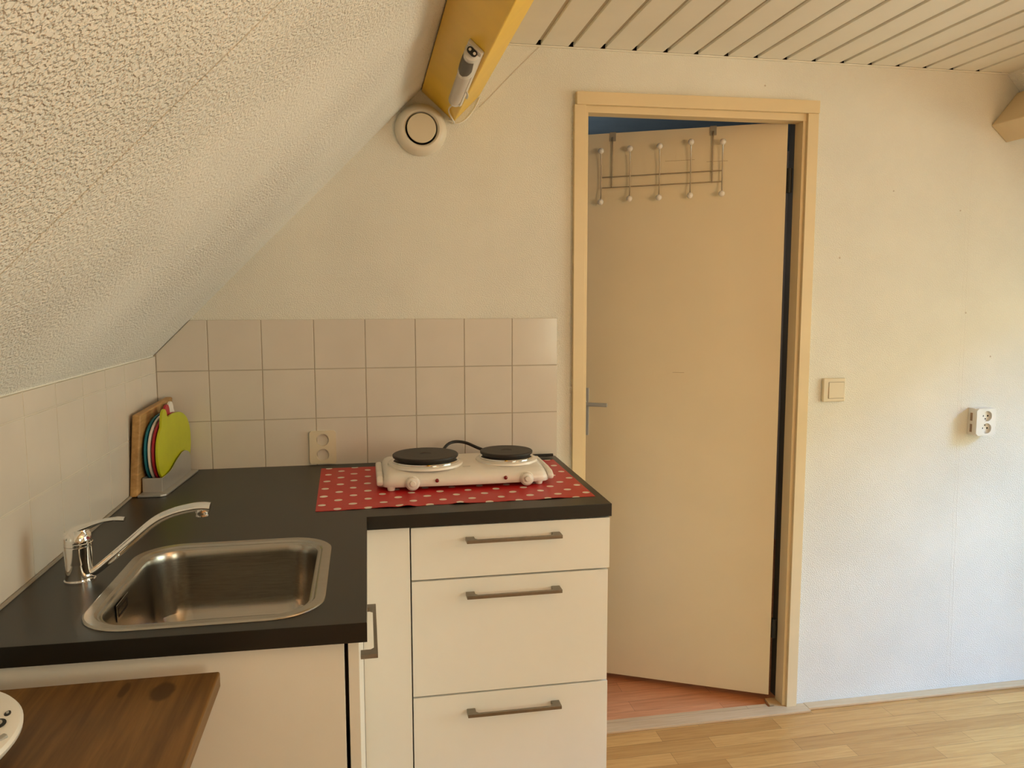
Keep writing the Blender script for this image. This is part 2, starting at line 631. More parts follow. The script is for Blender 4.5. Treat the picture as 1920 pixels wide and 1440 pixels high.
# slope on the window side, ends beside the dormer
sr = 2.18 + 2.77
bm = NB()
for (a, b) in ((0.0, -0.34), (-2.1, YB)):
    add_prism(bm, [(2.72, a, sr - 2.72), (XR + 0.1, a, sr - XR - 0.1), (XR + 0.16, a, sr - XR - 0.04), (2.78, a, sr - 2.66)], (0, b - a, 0))
add_box(bm, 2.80, XR + 0.1, -2.1, -0.34, 2.10, 2.178)            # dormer ceiling
for y in (-0.34, -2.14):                                       # dormer cheeks
    add_prism(bm, [(2.79, y, 2.14), (XR + 0.1, y, sr - XR - 0.1), (XR + 0.1, y, 2.14)], (0, 0.04, 0))
struct('ceiling_dormer', bm, M['slope'], 'sloping ceiling and dormer opposite the kitchen', 'ceiling', smooth=False)
bm = NB()
add_box(bm, XR, XR + 0.1, YB, 0, FZ, 0.5)
add_box(bm, XR, XR + 0.1, -0.46, 0, 0.5, sr - XR)
add_box(bm, XR, XR + 0.1, YB, -2.0, 0.5, sr - XR)
add_box(bm, XR, XR + 0.1, -2.0, -0.46, 1.86, 2.12)
struct('wall_right', bm, M['wall'], 'window wall of the dormer', 'wall', smooth=False)
bm = NB()
for (y0, y1, z0, z1) in ((-2.0, -0.46, 0.5, 0.55), (-2.0, -0.46, 1.81, 1.86), (-2.0, -1.95, 0.5, 1.86), (-0.51, -0.46, 0.5, 1.86), (-1.255, -1.205, 0.5, 1.86)):
    add_box(bm, XR + 0.02, XR + 0.08, y0, y1, z0, z1, 0.004)
struct('window_1', bm, M['frame'], 'white timber dormer window frame', 'window')
# gable wall behind the camera, with an unseen window added for the fill
bm = NB()
add_box(bm, -0.1, 2.18, YB - 0.1, YB, FZ, 2.3)
add_box(bm, 3.22, XR + 0.1, YB - 0.1, YB, FZ, 2.3)
add_box(bm, 2.18, 3.22, YB - 0.1, YB, FZ, 0.83)
add_box(bm, 2.18, 3.22, YB - 0.1, YB, 1.77, 2.3)
struct('wall_front', bm, M['wall'], 'gable wall with an added window opening facing the kitchen', 'wall', smooth=False)
bm = NB()
for (x0, x1, z0, z1) in ((2.18, 3.22, 0.83, 0.87), (2.18, 3.22, 1.73, 1.77), (2.18, 2.22, 0.83, 1.77), (3.18, 3.22, 0.83, 1.77)):
    add_box(bm, x0, x1, YB - 0.08, YB - 0.02, z0, z1, 0.004)
struct('added_window', bm, M['frame'], 'timber window frame added in the gable wall around the fill light', 'window')

# flat plank ceiling with open joints
gap0, pitch, gw = 1.131, 0.10085, 0.0140
bm = NB()
edges = [0.90] + [gap0 + pitch * k for k in range(16)] + [2.80]
for i in range(len(edges) - 1):
    x0 = edges[i] + (gw / 2 if i else 0)
    x1 = edges[i + 1] - (gw / 2 if i < 16 else 0)
    add_box(bm, x0, x1, YB, -0.011, CZ, CZ + 0.012, 0.0022, 2)
    if i < 16:
        add_box(bm, edges[i + 1] - gw / 2 - 0.006, edges[i + 1] + gw / 2 + 0.006, YB, -0.033, CZ + 0.0075, CZ + 0.011, 0, 2, 1)
add_box(bm, 0.86, 2.86, YB, 0.0, CZ + 0.035, CZ + 0.06, 0, 2, 2)
add_box(bm, 0.96, 2.74, -0.010, -0.0005, CZ, CZ + 0.034, 0, 2, 2)  # solid block coloured dark to stand for shade at the joint ends
struct('ceiling', bm, [M['panel'], M['panel_gap'], M['dark']], 'flat cream plank ceiling with open joints', 'ceiling')
bm = NB()
add_box(bm, 0.93, 2.765, -0.013, 0.0, CZ - 0.0035, CZ - 0.0003, 0.001)
struct('trim_1', bm, M['panel'], 'thin cream edge strip between plank ceiling and wall', 'trim')

# roof purlins
bm = NB()
pb = [(0.778, 2.033), (0.875, 1.947), (0.955, 2.029), (0.859, 2.116)]
add_prism(bm, [(x, 0, z) for x, z in pb], (0, YB, 0), 0.004, 3)
struct('roof_beam', bm, M['beam'], 'ochre yellow painted roof beam running out above the sink', 'beam')
bm = NB()
pb = [(2.720, 2.007), (2.785, 1.952), (2.884, 2.056), (2.815, 2.121)]
add_prism(bm, [(x, 0, z) for x, z in pb], (0, YB, 0), 0.004, 3)
struct('roof_beam', bm, M['beam_pale'], 'pale beige roof beam in the corner above the wall socket', 'beam')

# ------------------------------------------------------------------ hall beyond the door
bm = NB()
add_box(bm, 0.6, 3.0, 0.0, 1.9, FZ - 0.05, FZ)
struct('floor_hall', bm, M['hall_floor'], 'reddish cherry laminate floor of the hall', 'floor', smooth=False)
bm = NB()
add_box(bm, 0.6, 3.0, 0.1, 1.9, 2.26, 2.3)
struct('ceiling_hall', bm, M['hall_blue'], 'blue painted ceiling seen above the open door', 'ceiling', smooth=False)
bm = NB()
add_box(bm, 0.6, 3.0, 1.9, 2.0, FZ, 2.3)
add_box(bm, 0.5, 0.6, 0.1, 2.0, FZ, 2.3)
add_box(bm, 3.0, 3.1, 0.1, 2.0, FZ, 2.3)
struct('wall_hall', bm, M['hall_wall'], 'grey hall walls beyond the door', 'wall', smooth=False)

# ------------------------------------------------------------------ door frame, threshold, skirting
frame = bpy.data.objects.new('trim_2', None)
C.objects.link(frame)
frame['kind'] = 'structure'
frame['label'] = 'cream painted timber door frame in the plaster wall'
frame['category'] = 'door frame'


def member(name, fn, mat=None):
    b_ = NB()
    fn(b_)
    return obj(name, b_, mat or M['frame'], frame)


member('casing', lambda b_: add_box(b_, 1.2445, 1.2805, -0.016, 0.001, FZ, 2.0115, 0.0015))
member('casing', lambda b_: add_box(b_, 2.0265, 2.0645, -0.016, 0.001, FZ, 2.0165, 0.0015))
member('lintel_board', lambda b_: add_hex(b_, [(1.250, -0.022, 2.0105), (2.0635, -0.022, 2.0165), (2.0635, 0.001, 2.0165), (1.250, 0.001, 2.0105),
                                              (1.250, -0.022, 2.049), (2.0635, -0.022, 2.0565), (2.0635, 0.001, 2.0565), (1.250, 0.001, 2.049)], 0.0015))
member('jamb', lambda b_: add_box(b_, 1.255, 1.2915, -0.005, 0.045, FZ, 2.02, 0.002))
member('jamb', lambda b_: add_box(b_, 2.0155, 2.055, -0.004, 0.045, FZ, 2.02, 0.002))
member('head', lambda b_: add_hex(b_, [(1.27, -0.006, 1.9905), (2.04, -0.006, 1.994), (2.04, 0.045, 1.994), (1.27, 0.045, 1.9905),
                                      (1.27, -0.006, 2.032), (2.04, -0.006, 2.032), (2.04, 0.045, 2.032), (1.27, 0.045, 2.032)], 0.0015))
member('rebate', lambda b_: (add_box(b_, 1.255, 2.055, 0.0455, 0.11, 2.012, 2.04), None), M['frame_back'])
member('rebate', lambda b_: (add_box(b_, 2.034, 2.06, 0.0455, 0.11, FZ, 2.03), add_box(b_, 1.25, 1.272, 0.0455, 0.11, FZ, 2.03)), M['rebate_shade'])

bm = NB()
add_box(bm, 1.20, 2.098, -0.054, -0.002, FZ, -0.0035, 0.002)
add_box(bm, 1.20, 1.965, -0.002, 0.020, FZ, -0.0045, 0.001)
add_prism(bm, [(1.972, 0.0, FZ), (2.02, -0.002, FZ), (2.02, 0.05, FZ), (1.980, 0.05, FZ)], (0, 0, 0.010))
struct('trim_3', bm, M['strip'], 'pale wooden threshold strip beneath the open door', 'trim')
bm = NB()
add_box(bm, 2.098, XR, -0.040, 0.0, FZ, -0.003, 0.0025)
struct('baseboard_back', bm, M['strip'], 'flat pale wooden floor trim along the bottom of the plaster wall', 'baseboard')

# ------------------------------------------------------------------ door leaf (opens into the hall)
H0 = Vector((1.991, 0.046, 0))
DV = Vector((-0.88668, 0.46239, 0))
DN = Vector((-0.46239, -0.88668, 0))


def D(s, z, off=0.0):
    return H0 + DV * s + DN * off + Vector((0, 0, z))


def door_box(b_, s0, s1, z0, z1, o0, o1, bev=0.0):
    add_hex(b_, [D(s0, z0, o0), D(s1, z0, o0), D(s1, z0, o1), D(s0, z0, o1), D(s0, z1, o0), D(s1, z1, o0), D(s1, z1, o1), D(s0, z1, o1)], bev)


bm = NB()
door_box(bm, 0.0, 0.735, 0.012, 2.001, 0.0, -0.040, 0.0015)
door = struct('door_1', bm, M['door'], 'flush cream door leaf standing ajar into the hall', 'door')
bm = NB()
door_box(bm, 0.660, 0.684, 0.921, 1.096, 0.0, 0.007, 0.002)
hd = obj('handle_plate', bm, M['hinge_steel'], door)
bm = NB()
add_tube(bm, [D(0.672, 1.041, 0.004), D(0.672, 1.041, 0.038), D(0.668, 1.041, 0.048), D(0.655, 1.041, 0.050), D(0.585, 1.041, 0.050)], 0.0075, 14)
obj('lever', bm, M['hinge_steel'], hd)
for (a, b) in ((1.772, 1.852), (0.224, 0.293)):
    bm = NB()
    add_tube(bm, [(2.0035, 0.049, a), (2.0035, 0.049, b)], 0.0085, 14)
    obj('hinge', bm, M['hinge'], door)
bm = NB()
for (s0, s1, z) in ((0.30, 0.40, 1.894), (0.19, 0.26, 1.885), (0.32, 0.36, 1.16)):
    door_box(bm, s0, s1, z, z + 0.0012, 0.0, 0.0003)
obj('scuff_mark', bm, paint('scuff', (0.46, 0.33, 0.18), 0.5), door)

# ------------------------------------------------------------------ hook rack hanging over the door
rack = thing('hook_rack', 'steel over-door hook rack with white balls hanging on the cream door', 'coat rack', D(0.41, 1.76, 0.0))
for s in (0.583, 0.240):
    bm = NB()
    door_box(bm, s - 0.011, s + 0.011, 1.972, 2.0035, 0.0005, 0.0028, 0.0006)
    door_box(bm, s - 0.011, s + 0.011, 2.0012, 2.0035, 0.0028, -0.044, 0.0006)
    door_box(bm, s - 0.011, s + 0.011, 1.985, 2.0035, -0.0425, -0.044, 0.0004)
    br = obj('bracket', bm, M['wire_dark'], rack)
    bm = NB()
    add_tube(bm, [D(s, 1.985, 0.004), D(s, 1.965, 0.006), D(s, 1.813, 0.006)], 0.0024, 10)
    obj('hanger_rod', bm, M['wire'], br)
for (za, zb) in ((1.8475, 1.8525), (1.811, 1.816)):
    bm = NB()
    add_tube(bm, [D(0.618, za, 0.0095), D(0.206, zb, 0.0095)], 0.0021, 10)
    obj('rail', bm, M['wire'], rack)
for (s, zt, zb) in ((0.6205, 1.937, 1.761), (0.519, 1.940, 1.769), (0.417, 1.942, 1.769), (0.3115, 1.950, 1.772), (0.2065, 1.945, 1.774)):
    bm = NB()
    add_tube(bm, smooth_path([D(s, zb + 0.006, 0.023), D(s, zb + 0.020, 0.018), D(s, zb + 0.05, 0.0135), D(s, (zt + zb) / 2, 0.0135),
                              D(s, zt - 0.05, 0.0145), D(s, zt - 0.022, 0.018), D(s, zt - 0.006, 0.023)]), 0.0021, 10)
    hk = obj('hook', bm, M['wire'], rack)
    for (z, o_) in ((zt, 0.024), (zb, 0.024)):
        bm = NB()
        add_ball(bm, D(s, z, o_), 0.0105)
        obj('ball_tip', bm, M['ball'], hk)

# ------------------------------------------------------------------ electrical fittings
sw = thing('light_switch', 'square cream light switch on the plaster wall beside the door frame', 'light switch', (2.163, 0, 1.111))
bm = NB()
add_box(bm, 2.121, 2.204, -0.013, 0.0005, 1.071, 1.151, 0.004, 3)
obj('cover_frame', bm, M['cream'], sw)
bm = NB()
add_box(bm, 2.1395, 2.1985, -0.0136, -0.010, 1.082, 1.139, 0.001)
obj('shadow_gap', bm, paint('switch_gap_shade', (0.30, 0.24, 0.16), 0.7), sw)  # brown plate painted as the shade around the rocker
bm = NB()
add_hex(bm, [(2.141, -0.0165, 1.0835), (2.197, -0.0165, 1.0835), (2.197, -0.011, 1.0835), (2.141, -0.011, 1.0835),
             (2.141, -0.0145, 1.1375), (2.197, -0.0145, 1.1375), (2.197, -0.011, 1.1375), (2.141, -0.011, 1.1375)], 0.0015)
obj('rocker', bm, M['cream'], sw)


def double_socket(name, label, x0, x1, z0, z1, depth, r, zt, zb, xc, mat, bev):
    t = thing(name, label, 'socket', ((x0 + x1) / 2, 0, (z0 + z1) / 2))
    yb = 0.0005
    yf = -depth
    bm = NB()
    # face plate with two round recesses: ring strips around each hole
    bo = NB()
    add_box(bm, x0, x1, yf + 0.0105, yb, z0, z1, 0.002)
    # front plate with holes
    xi0, xi1, zi0, zi1 = x0, x1, z0, z1
    outer = [(xi0 + bev, zi0), (xi1 - bev, zi0), (xi1, zi0 + bev), (xi1, zi1 - bev), (xi1 - bev, zi1), (xi0 + bev, zi1), (xi0, zi1 - bev), (xi0, zi0 + bev)]
    loops = [outer]
    for zc in (zt, zb):
        loops.append([(xc + r * math.cos(2 * math.pi * k / 32), zc + r * math.sin(2 * math.pi * k / 32)) for k in range(32)])
    es = []
    for lp in loops:
        vs = [bo.verts.new((x, yf, z)) for x, z in lp]
        for i in range(len(vs)):
            es.append(bo.edges.new((vs[i], vs[(i + 1) % len(vs)])))
    bmesh.ops.triangle_fill(bo, use_beauty=True, use_dissolve=False, edges=es)
    r_ = bmesh.ops.extrude_face_region(bo, geom=list(bo.faces))
    bmesh.ops.translate(bo, verts=[v for v in r_['geom'] if isinstance(v, bmesh.types.BMVert)], vec=(0, 0.011, 0))
    bmesh.ops.recalc_face_normals(bo, faces=bo.faces)
    me = bpy.data.meshes.new('tmp')
    bo.to_mesh(me)
    bo.free()
    bm.from_mesh(me)
    bpy.data.meshes.remove(me)
    obj('cover_plate', bm, mat, t)
    for zc, s in ((zt, -1), (zb, 1)):
        bm = NB()
        add_lathe(bm, [(r - 0.0004, 0.0), (r - 0.0004, 0.0008), (r - 0.003, 0.0012), (0, 0.0012)], (xc, yf + 0.0108, zc), (0, -1, 0), 32)
        w = obj('socket_well', bm, mat, t)
        bm = NB()
        for dx, dz, rr in ((-0.0095, 0, 0.0031), (0.0095, 0, 0.0031), (0, s * 0.0105, 0.0024)):
            add_lathe(bm, [(rr, 0.0), (rr, 0.0007), (0, 0.0007)], (xc + dx, yf + 0.0098, zc + dz), (0, -1, 0), 14)
        obj('pin_holes', bm, M['hole'], w)
    return t


double_socket('wall_socket', 'cream double socket on the tiles just above the black worktop', 0.4295, 0.5075, 0.926, 1.0255, 0.014, 0.0185, 0.9985, 0.953, 0.468, M['cream'], 0.005)
ws = double_socket('wall_socket', 'surface-mounted double socket alone on the bare plaster wall', 2.698, 2.775, 0.940, 1.036, 0.042, 0.0185, 1.009, 0.9655, 0.7400 + 2.0, M['white'], 0.008)
bm = NB()
for z in (1.005, 0.965):
    add_box(bm, 2.6972, 2.6985, -0.022, -0.012, z - 0.014, z + 0.014)
obj('side_slot', bm, paint('slot_brown', (0.30, 0.20, 0.13), 0.7), ws)

# round ventilation valve
vent = thing('ventilation_valve', 'round cream ventilation valve under the sloping ceiling beside the yellow beam', 'air vent', (0.776, 0, 1.919))
bm = NB()
add_lathe(bm, [(0.076, 0.0), (0.0765, 0.006), (0.074, 0.014), (0.068, 0.024), (0.060, 0.030), (0.053, 0.0305), (0.048, 0.027), (0.0455, 0.018), (0.045, 0.002)],
          (0.776, 0, 1.919), (0, -1, 0), 64)
obj('outer_ring', bm, M['ivory'], vent)
bm = NB()
add_lathe(bm, [(0.0448, 0.0), (0.0448, 0.004), (0, 0.004)], (0.776, 0, 1.919), (0, -1, 0), 48)
obj('throat', bm, M['dark'], vent)
bm = NB()
add_lathe(bm, [(0.020, 0.004), (0.036, 0.020), (0.0425, 0.030), (0.0425, 0.033), (0.041, 0.0345), (0, 0.0352)], (0.776, 0, 1.919), (0, -1, 0), 48)
obj('valve_disc', bm, M['cream'], vent)

# ------------------------------------------------------------------ small lamp on the beam
BA = Vector((0.778, 0, 2.033))
BU = Vector((0.097, 0, -0.086)).normalized()
BN = Vector((-0.086, 0, -0.097)).normalized()


def BP(y, u, off):
    p = BA + BU * u + BN * off
    return Vector((p.x, y, p.z))


def uc(y):
    return 0.1065 - 0.009 * (-0.19 - y) / 0.46


lamp = thing('beam_lamp', 'slim white tube lamp with a grey end fixed along the yellow beam', 'lamp', BP(-0.42, 0.103, 0))
y0, y1 = -0.205, -0.655
bm = NB()
add_hex(bm, [BP(y0, uc(y0) - .020, 0), BP(y0, uc(y0) + .023, 0), BP(y1, uc(y1) + .023, 0), BP(y1, uc(y1) - .020, 0),
             BP(y0, uc(y0) - .018, .010), BP(y0, uc(y0) + .021, .010), BP(y1, uc(y1) + .021, .010), BP(y1, uc(y1) - .018, .010)], 0.002)
obj('base_channel', bm, M['white'], lamp)


def half_round(b_, ya, yb, w, h, dome_a=0.0, dome_b=0.0, z0=0.008, n=14, steps=10):
    rings = []
    for i in range(steps + 1):
        t = i / steps
        y = ya + (yb - ya) * t
        k = 1.0
        if dome_a and t < dome_a:
            k = math.sqrt(max(0.02, 1 - (1 - t / dome_a) ** 2))
        if dome_b and t > 1 - dome_b:
            k = min(k, math.sqrt(max(0.02, 1 - ((t - (1 - dome_b)) / dome_b) ** 2)))
        rings.append([b_.verts.new(BP(y, uc(y) + 0.0015 - w * k * math.cos(math.pi * j / n), z0 + h * k * math.sin(math.pi * j / n))) for j in range(n + 1)])
    fs = []
    for a, b in zip(rings, rings[1:]):
        for j in range(n):
            fs.append(b_.faces.new((a[j], a[j + 1], b[j + 1], b[j])))
        fs.append(b_.faces.new((a[n], a[0], b[0], b[n])))
    fs.append(b_.faces.new(rings[0]))
    fs.append(b_.faces.new(rings[-1][::-1]))
    bmesh.ops.recalc_face_normals(b_, faces=fs)


bm = NB()
half_round(bm, -0.222, -0.49, 0.0175, 0.021, 0.10, 0, steps=16)
obj('diffuser', bm, M['diffuser'], lamp)
bm = NB()
half_round(bm, -0.207, -0.2215, 0.0185, 0.017, 0.95, 0, steps=8)
obj('end_cap', bm, M['white'], lamp)
bm = NB()
half_round(bm, -0.4905, -0.645, 0.0195, 0.024, 0, 0.06, steps=16)
hs = obj('lamp_housing', bm, M['white'], lamp)
bm = NB()
rings = []
for i in range(13):
    t = i / 12
    y = -0.512 - 0.104 * t
    half = 0.88 * (math.sin(math.pi * min(1, (t * 0.9 + 0.12))) ** 0.4 if t < 0.5 else 1.0)
    half = 0.95 * math.sqrt(max(0.03, 1 - (max(0, 0.45 - t) / 0.46) ** 2)) * (1 - 0.25 * t)
    rings.append([bm.verts.new(BP(y, uc(y) + 0.0015 - 0.0200 * math.sin(half * a), 0.008 + 0.0246 * math.cos(half * a))) for a in [-1.25 + 2.5 * j / 12 for j in range(13)]])
fs = []
for a, b in zip(rings, rings[1:]):
    for j in range(12):
        fs.append(bm.faces.new((a[j], a[j + 1], b[j + 1], b[j])))
r_ = bmesh.ops.solidify(bm, geom=fs, thickness=0.0008)
bmesh.ops.recalc_face_normals(bm, faces=bm.faces)
obj('grey_window', bm, M['grey'], lamp)
bm = NB()
pc = BP(-0.6462, uc(-0.646) + 0.0015, 0.017)
vsn = []
for k in range(24):
    a = 2 * math.pi * k / 24
    du = 0.0095 * (1 if math.cos(a) > 0 else -1) * abs(math.cos(a)) ** 0.6 if abs(math.cos(a)) > 1e-6 else 0
    vsn.append(pc + BU * (1.35 * du) + BN * (0.0075 * math.sin(a)))
add_prism(bm, vsn, (0, -0.004, 0), 0.0006)
sk = obj('plug_inlet', bm, M['hinge'], lamp)
bm = NB()
for s in (-1, 1):
    c = pc + BU * (0.0065 * s) + Vector((0, -0.0038, 0))
    add_lathe(bm, [(0.0032, 0), (0.0032, 0.0012), (0.0018, 0.0014), (0.0018, 0.0004), (0, 0.0004)], c, (0, -1, 0), 16)
obj('inlet_pin', bm, M['white'], sk)
bm = NB()
add_tube(bm, smooth_path([BP(-0.352, uc(-0.352) + 0.021, 0.006), BP(-0.35, uc(-0.352) + 0.029, 0.010), BP(-0.342, uc(-0.352) + 0.031, 0.016)], 4), 0.004, 8, flat=0.5)
obj('clip', bm, M['white'], lamp)
bm = NB()
add_tube(bm, smooth_path([BP(-0.21, 0.112, 0.004), BP(-0.17, 0.108, 0.0045), BP(-0.10, 0.101, 0.005), BP(-0.06, 0.108, 0.005), BP(-0.02, 0.130, 0.004), (0.8745, -0.008, 1.9415),
                          (0.890, -0.007, 1.9425), (0.914, -0.008, 1.958), (0.937, -0.008, 1.988), (0.953, -0.004, 2.020)], 6), 0.0022, 8)
obj('cord', bm, M['white'], lamp)

# ------------------------------------------------------------------ worktop with sink cut-out
SX0, SX1, SY0, SY1, SRAD = 0.150, 0.524, -1.191, -0.760, 0.085


def rrect(inset, rad, n=10):
    x0, x1, y0_, y1_ = SX0 + inset, SX1 - inset, SY0 + inset, SY1 - inset
    pts = []
    for (cx, cy, a0) in ((x1 - rad, y1_ - rad, 0), (x0 + rad, y1_ - rad, 90), (x0 + rad, y0_ + rad, 180), (x1 - rad, y0_ + rad, 270)):
        for k in range(n + 1):
            a = math.radians(a0 + 90 * k / n)
            pts.append((cx + rad * math.cos(a), cy + rad * math.sin(a)))
    return pts


bm = NB()
outer = [(0.007, -0.007), (1.1895, -0.007), (1.1825, -0.6135), (0.594, -0.6215), (0.5905, -1.2260), (0.007, -1.2150)]
es = []
for lp in (outer, rrect(0.012, SRAD - 0.012)):
    vs = [bm.verts.new((x, y, WT)) for x, y in lp]
    es += [bm.edges.new((vs[i], vs[(i + 1) % len(vs)])) for i in range(len(vs))]
bmesh.ops.triangle_fill(bm, use_beauty=True, use_dissolve=False, edges=es)
r_ = bmesh.ops.extrude_face_region(bm, geom=list(bm.faces))
bmesh.ops.translate(bm, verts=[v for v in r_['geom'] if isinstance(v, bmesh.types.BMVert)], vec=(0, 0, -0.0315))
bmesh.ops.recalc_face_normals(bm, faces=bm.faces)
sharp = [e for e in bm.edges if len(e.link_faces) == 2 and e.calc_face_angle(0) > 0.9
         and max(v.co.z for v in e.verts) > WT - 0.001 and min(v.co.z for v in e.verts) > WT - 0.001]
bmesh.ops.bevel(bm, geom=sharp, offset=0.0012, segments=2, profile=0.5, affect='EDGES')
wt = solo('worktop', bm, M['top'], 'L-shaped matt black worktop with a sink cut into it', 'worktop', (0.6, -0.3, WT - 0.0315))
bm = NB()
add_tube(bm, [(0.0095, -0.02, WT + 0.001), (0.0095, -1.21, WT + 0.001)], 0.004, 8)
obj('sealant_bead', bm, paint('grey_sealant', (0.30, 0.26, 0.21), 0.5), wt)

# ------------------------------------------------------------------ sink
sink = thing('kitchen_sink', 'rounded stainless steel sink bowl set into the black worktop', 'sink', (0.337, -0.975, WT))
bm = NB()
prof = [(0.0, 0.0004, SRAD), (0.0008, 0.0022, SRAD), (0.003, 0.0032, SRAD - .002), (0.0165, 0.0030, SRAD - .014), (0.0185, 0.0016, SRAD - .016), (0.0205, -0.0006, SRAD - .017),
        (0.0245, -0.0012, SRAD - .020), (0.0272, -0.003, SRAD - .022), (0.0292, -0.008, SRAD - .023), (0.031, -0.02, SRAD - .024), (0.036, -0.105, SRAD - .026), (0.040, -0.125, SRAD - .028),
        (0.050, -0.140, SRAD - .034), (0.066, -0.148, SRAD - .045), (0.10, -0.1515, SRAD - .06), (0.15, -0.153, 0.018)]
rings = []
for ins, dz, rad in prof:
    rings.append([bm.verts.new((x, y, WT + dz)) for x, y in rrect(ins, rad)])
n = len(rings[0])
for a, b in zip(rings, rings[1:]):
    for k in range(n):
        bm.faces.new((a[k], a[(k + 1) % n], b[(k + 1) % n], b[k]))
bm.faces.new(rings[-1])
bmesh.ops.recalc_face_normals(bm, faces=bm.faces)
for f in bm.faces:
    pass
obj('bowl', bm, M['steel'], sink, angle=24)
bm = NB()
add_lathe(bm, [(0.042, 0.0), (0.042, 0.0022), (0.036, 0.003), (0.031, 0.0008), (0.0, 0.0008)], (0.337, -1.02, WT - 0.1528), (0, 0, 1), 40)
dr = obj('drain', bm, M['chrome'], sink)
bm = NB()
add_lathe(bm, [(0.029, 0.0), (0.029, 0.004), (0.022, 0.007), (0.006, 0.008), (0.005, 0.013), (0, 0.014)], (0.337, -1.02, WT - 0.152), (0, 0, 1), 40)
obj('strainer', bm, M['steel'], dr)
bm = NB()
ox = 0.1822
add_box(bm, ox, ox + 0.0012, -1.057, -0.992, 0.884, 0.9125, 0.0004)
ov = obj('overflow_plate', bm, M['steel'], sink)
bm = NB()
for (z0, z1) in ((0.890, 0.8935), (0.903, 0.9065)):
    add_box(bm, ox + 0.0010, ox + 0.0016, -1.050, -0.999, z0, z1)
for (ya, yb) in ((-1.050, -1.047), (-1.002, -0.999)):
    add_box(bm, ox + 0.0010, ox + 0.0016, ya, yb, 0.890, 0.9065)
obj('overflow_slot', bm, M['hole'], ov)

# ------------------------------------------------------------------ mixer tap
FX, FY = 0.0930, -0.948
tap = thing('mixer_tap', 'chrome single-lever mixer tap standing behind the sink', 'tap', (FX, FY, WT))
bm = NB()
add_lathe(bm, [(0.0255, 0.0), (0.0255, 0.005), (0.0235, 0.0065), (0.0228, 0.010), (0.0222, 0.030), (0.0224, 0.034), (0.0221, 0.036), (0.0232, 0.064), (0.0230, 0.0665)],
          (FX, FY, WT), (0, 0, 1), 48)
obj('tap_body', bm, M['chrome'], tap)
bm = NB()
add_lathe(bm, [(0.0225, 0.0665), (0.0238, 0.0675), (0.0238, 0.0715), (0.0228, 0.0725), (0.0232, 0.078), (0.0215, 0.087), (0.016, 0.0945), (0.007, 0.098), (0, 0.0985)], (FX, FY, WT), (0, 0, 1), 48)
lv = obj('lever_cap', bm, M['chrome'], tap)
bm = NB()
path = smooth_path([(FX - 0.013, FY, 1.004), (FX - 0.002, FY, 1.014), (FX + 0.016, FY, 1.021), (FX + 0.040, FY, 1.0285), (FX + 0.062, FY, 1.0315), (FX + 0.079, FY, 1.0305)], 6)
nn = len(path)
add_tube(bm, path, [0.021 - 0.0140 * min(1, i / (nn * 0.60)) + (0.001 if i > nn * .8 else 0) for i in range(nn)], 16, True, 0.5, (0, 0, 1))
obj('lever', bm, M['chrome'], lv)
bm = NB()
add_lathe(bm, [(0.0028, 0), (0.0022, 0.0008), (0, 0.001)], (FX + 0.0205, FY - 0.011, WT + 0.081), (0.85, -0.5, 0.25), 14)
obj('red_dot', bm, M['red_lens'], lv)
bm = NB()
path = smooth_path([(FX + 0.012, FY, 0.938), (FX + 0.026, FY, 0.940), (FX + 0.052, FY, 0.9605), (FX + 0.088, FY, 0.9905), (FX + 0.128, FY, 1.0235),
                    (FX + 0.160, FY, 1.0385), (FX + 0.192, FY, 1.0455), (FX + 0.211, FY, 1.0465), (FX + 0.2235, FY, 1.0450)], 6)
nn = len(path)
add_tube(bm, path, [0.0105 + 0.0015 * (i / nn) for i in range(nn)], 18, True, 0.72, (0, 0, 1))
sp = obj('spout', bm, M['chrome'], tap)
bm = NB()
add_lathe(bm, [(0.0118, 0.0), (0.0118, -0.006), (0.0112, -0.007), (0.0112, -0.0125), (0.0098, -0.0135), (0.0, -0.0135)], (FX + 0.2095, FY, 1.0425), (0, 0, 1), 28)
obj('aerator', bm, M['chrome'], sp)

# ------------------------------------------------------------------ kitchen cabinets


def pull(name, parent, p, ax, out, length, arm=0.030, h=0.0085, w=0.021):
    """flat bar handle; p = start at the front, top; ax along the bar, out away from the front"""
    p, ax, out = Vector(p), Vector(ax), Vector(out)
    b_ = NB()
    dn = Vector((0, 0, -h))

    def blk(a0, a1, o0, o1, hh=h, bev=0.0008, drop=0.0):
        z = Vector((0, 0, -hh))
        dz = Vector((0, 0, -drop))
        q_ = [p + ax * a0 + out * o0 + z, p + ax * a1 + out * o0 + z, p + ax * a1 + out * o1 + z, p + ax * a0 + out * o1 + z,
              p + ax * a0 + out * o0 + dz, p + ax * a1 + out * o0 + dz, p + ax * a1 + out * o1 + dz, p + ax * a0 + out * o1 + dz]
        add_hex(b_, q_, bev)
    # outline seen from above: two arms with a chamfer into the bar
    a = length
    out2 = [(0, 0), (w, 0), (w, arm - 0.013), (w + 0.006, arm - 0.0070), (a - w - 0.006, arm - 0.0070), (a - w, arm - 0.013), (a - w, 0), (a, 0), (a, arm), (0, arm)]
    add_prism(b_, [p + ax * u + out * v for u, v in out2], dn, 0.0009)
    return obj(name, b_, M['handle'], parent)


